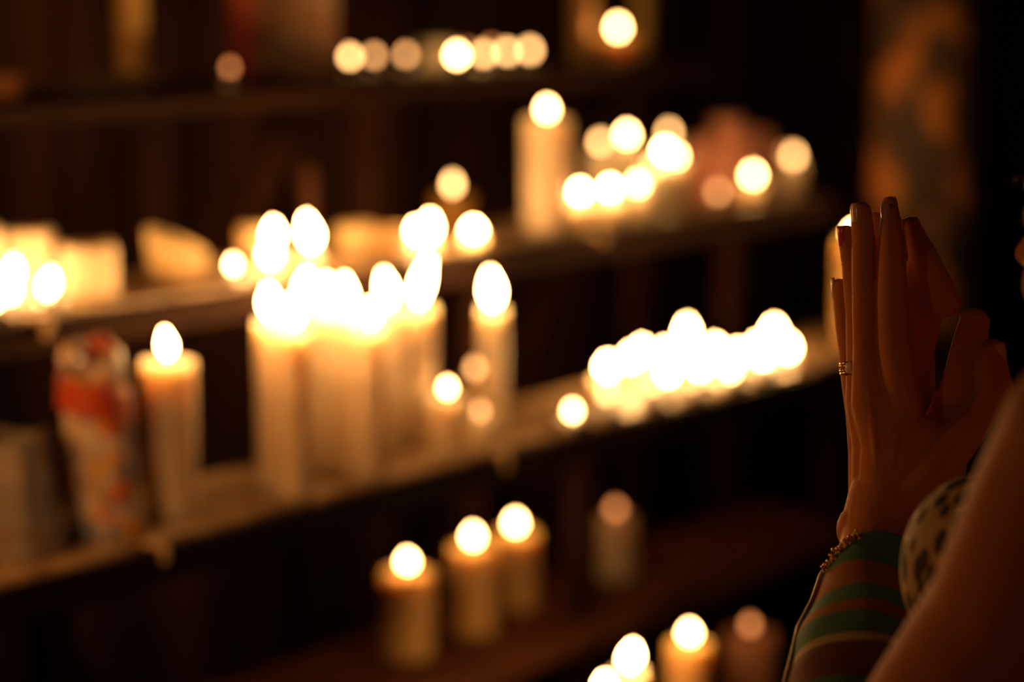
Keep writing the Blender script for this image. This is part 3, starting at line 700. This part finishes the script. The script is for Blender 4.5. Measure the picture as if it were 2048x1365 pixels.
for k in range(K + 1):
    row = []
    for i in range(N):
        a = 2 * math.pi * i / N; py = cuff(a) + (1735 - cuff(a)) * (k / K)
        row.append((b.verts.new(sleeve_pt(py, a)), py))
    rings.append(row)
for A, B_ in zip(rings, rings[1:]):
    for i in range(N):
        j = (i + 1) % N; f_ = b.faces.new((A[i][0], A[j][0], B_[j][0], B_[i][0]))
        for lp, (vv, py), ii in zip(f_.loops, (A[i], A[j], B_[j], B_[i]), (i, i + 1, i + 1, i)):
            lp[uv].uv = (ii / N, max(0, min(1, (py - 1100) / 400)))
sl = link('sleeve', b, STRIPE, person); mm = sl.modifiers.new('t', 'SOLIDIFY'); mm.thickness = .0014; mm.offset = 1; pchild(sl)
sl['label'] = 'teal and rust striped sleeve'
# metallic braid along the sleeve opening
OLIVE = noisy('metallic_braid', [(.3, (.16, .12, .05)), (.7, (.38, .28, .11))], 90, .45, metal=.5)
ang = [math.radians(q) for q in (108, 122, 136, 149, 158, 161, 162, 162, 162, 162, 162, 162)]
tp = [sleeve_pt(p_, a, .0016) for p_, a in zip([cuff(a) for a in ang[:5]] + [1180, 1230, 1290, 1350, 1430, 1530, 1640], ang)]
br = link('braid', tube(bmesh.new(), tp, [.0016] * 4 + [.0026] * 8, 10), OLIVE, sl); br.location = (0, 0, 0)
bd = bmesh.new(); rnd = random.Random(3)
for k in range(90):
    q = k / 89 * 3.9; i = int(q); c = tp[i].lerp(tp[i + 1], q - i)
    ball(bd, c + Vector((rnd.uniform(-.003, .0022), rnd.uniform(-.003, -.0005), rnd.uniform(-.002, .003))), rnd.uniform(.0009, .0017), None, 1)
link('gold_beads', bd, GOLD, sl)
# spotted blouse with a pale neckline edge
m, nt, b_ = M_('spotted_cloth'); v = coords(nt, (1.0, 1.0, .55), rot=(0, .55, 0)); vo = nt.nodes.new('ShaderNodeTexVoronoi'); vo.inputs['Scale'].default_value = 100; vo.inputs['Randomness'].default_value = .8; nt.links.new(v, vo.inputs[0])
r = ramp(nt, vo.outputs['Distance'], [(.0, (.03, .018, .018)), (.43, (.05, .03, .03)), (.52, (.62, .50, .42)), (1, (.66, .55, .47))]); nt.links.new(r.outputs[0], b_.inputs['Base Color']); b_.inputs['Roughness'].default_value = .7
SPOT = m
bl = bmesh.new()
BU = P(1955, 1140, 1.30)
hull_into(bl, [(BU, (.044, .046, .056), BF), (BU - FW * .05 + LF * -.03, (.07, .06, .075), BF)])
hull_into(bl, [(BU - LF * .14 + FW * .0, (.046, .048, .056), BF), (BU - FW * .06 - LF * .14, (.06, .06, .07), BF)])
hull_into(bl, [(B(0, .005, SHZ - .16), (.142, .097, .075), BF), (B(0, -.005, SHZ - .38), (.123, .088, .08), BF)])
hull_into(bl, [(B(0, -.005, SHZ - .38), (.123, .088, .08), BF), (B(0, -.02, SHZ - .56), (.168, .113, .09), BF)])
blm = remesh(bl, .004, 8); blm.materials.append(SPOT)
for p_ in blm.polygons: p_.use_smooth = True
blo = bpy.data.objects.new('blouse', blm); COL.objects.link(blo); blo.parent = person; pchild(blo); blo['label'] = 'pale blouse with dark spots'
# skirt
SK = noisy('dark_skirt_cloth', [(.3, (.03, .015, .02)), (.7, (.07, .03, .03))], 8, .85)
hip = B(0, -.02, 0)
b = lathe([(.30, .06), (.27, .4), (.22, .75), (.172, SHZ - .58), (.142, SHZ - .44)], 60, fn=lambda r, z, a: (r * (1 + .06 * math.sin(a * 9) * max(0, 1 - z)) * (1 - .22 * abs(math.cos(a - math.atan2(FW.y, FW.x))) * min(1, z)), z))
sk = link('skirt', b, SK, person); sk.location = (hip.x - CEN.x, hip.y - CEN.y, 0); mm = sk.modifiers.new('t', 'SOLIDIFY'); mm.thickness = .003
for sd in (1, -1):
    f = bmesh.new(); hull_into(f, [(Vector((0, 0, .03)), (.035, .05, .03)), (Vector((0, .14, .022)), (.038, .04, .022))]); hull_into(f, [(Vector((0, 0, .04)), .035), (Vector((0, 0, .16)), .036)])
    s_ = link('shoe', f, SK, person); s_.rotation_euler.z = math.atan2(FW.y, FW.x) - math.pi / 2; s_.location = LF * (sd * .09)
# hair drawn back over the skull
HAIR = noisy('dark_hair', [(.3, (.010, .005, .003)), (.7, (.05, .025, .012))], 6, .45, (40, 40, 2), .6, .001)
hb = bmesh.new()
hull_into(hb, [(Hd(0, -.012, .070), (.079, .088, .078), BF), (Hd(0, -.05, .055), (.077, .070, .082), BF), (Hd(0, -.055, .0), (.062, .05, .05), BF)])
hull_into(hb, [(Hd(0, -.125, .03), .034), (Hd(0, -.12, .02), .036)])
hm = remesh(hb, .004, 6); hm.materials.append(HAIR)
for p_ in hm.polygons: p_.use_smooth = True
ho = bpy.data.objects.new('hair', hm); COL.objects.link(ho); ho.parent = person; pchild(ho)
EYE, nt, b_ = M_('eyelid_line'); b_.inputs['Base Color'].default_value = (.02, .01, .01, 1)
for sd in (1, -1):
    b = tube(bmesh.new(), [Hd(sd * (.031 + .012 * q), .0845 - .004 * q * q, .0235 + .003 * q * q) for q in (-1, -.6, -.2, .2, .6, 1)], .0009, 6)
    pchild(link('eyelashes', b, EYE, person))
    b = tube(bmesh.new(), [Hd(sd * (.031 + .016 * q), .089 - .007 * q * q, .050 - .003 * q * q) for q in (-1, -.5, 0, .5, 1)], [.001, .002, .0022, .0018, .0008], 6)
    pchild(link('eyebrow', b, HAIR, person))
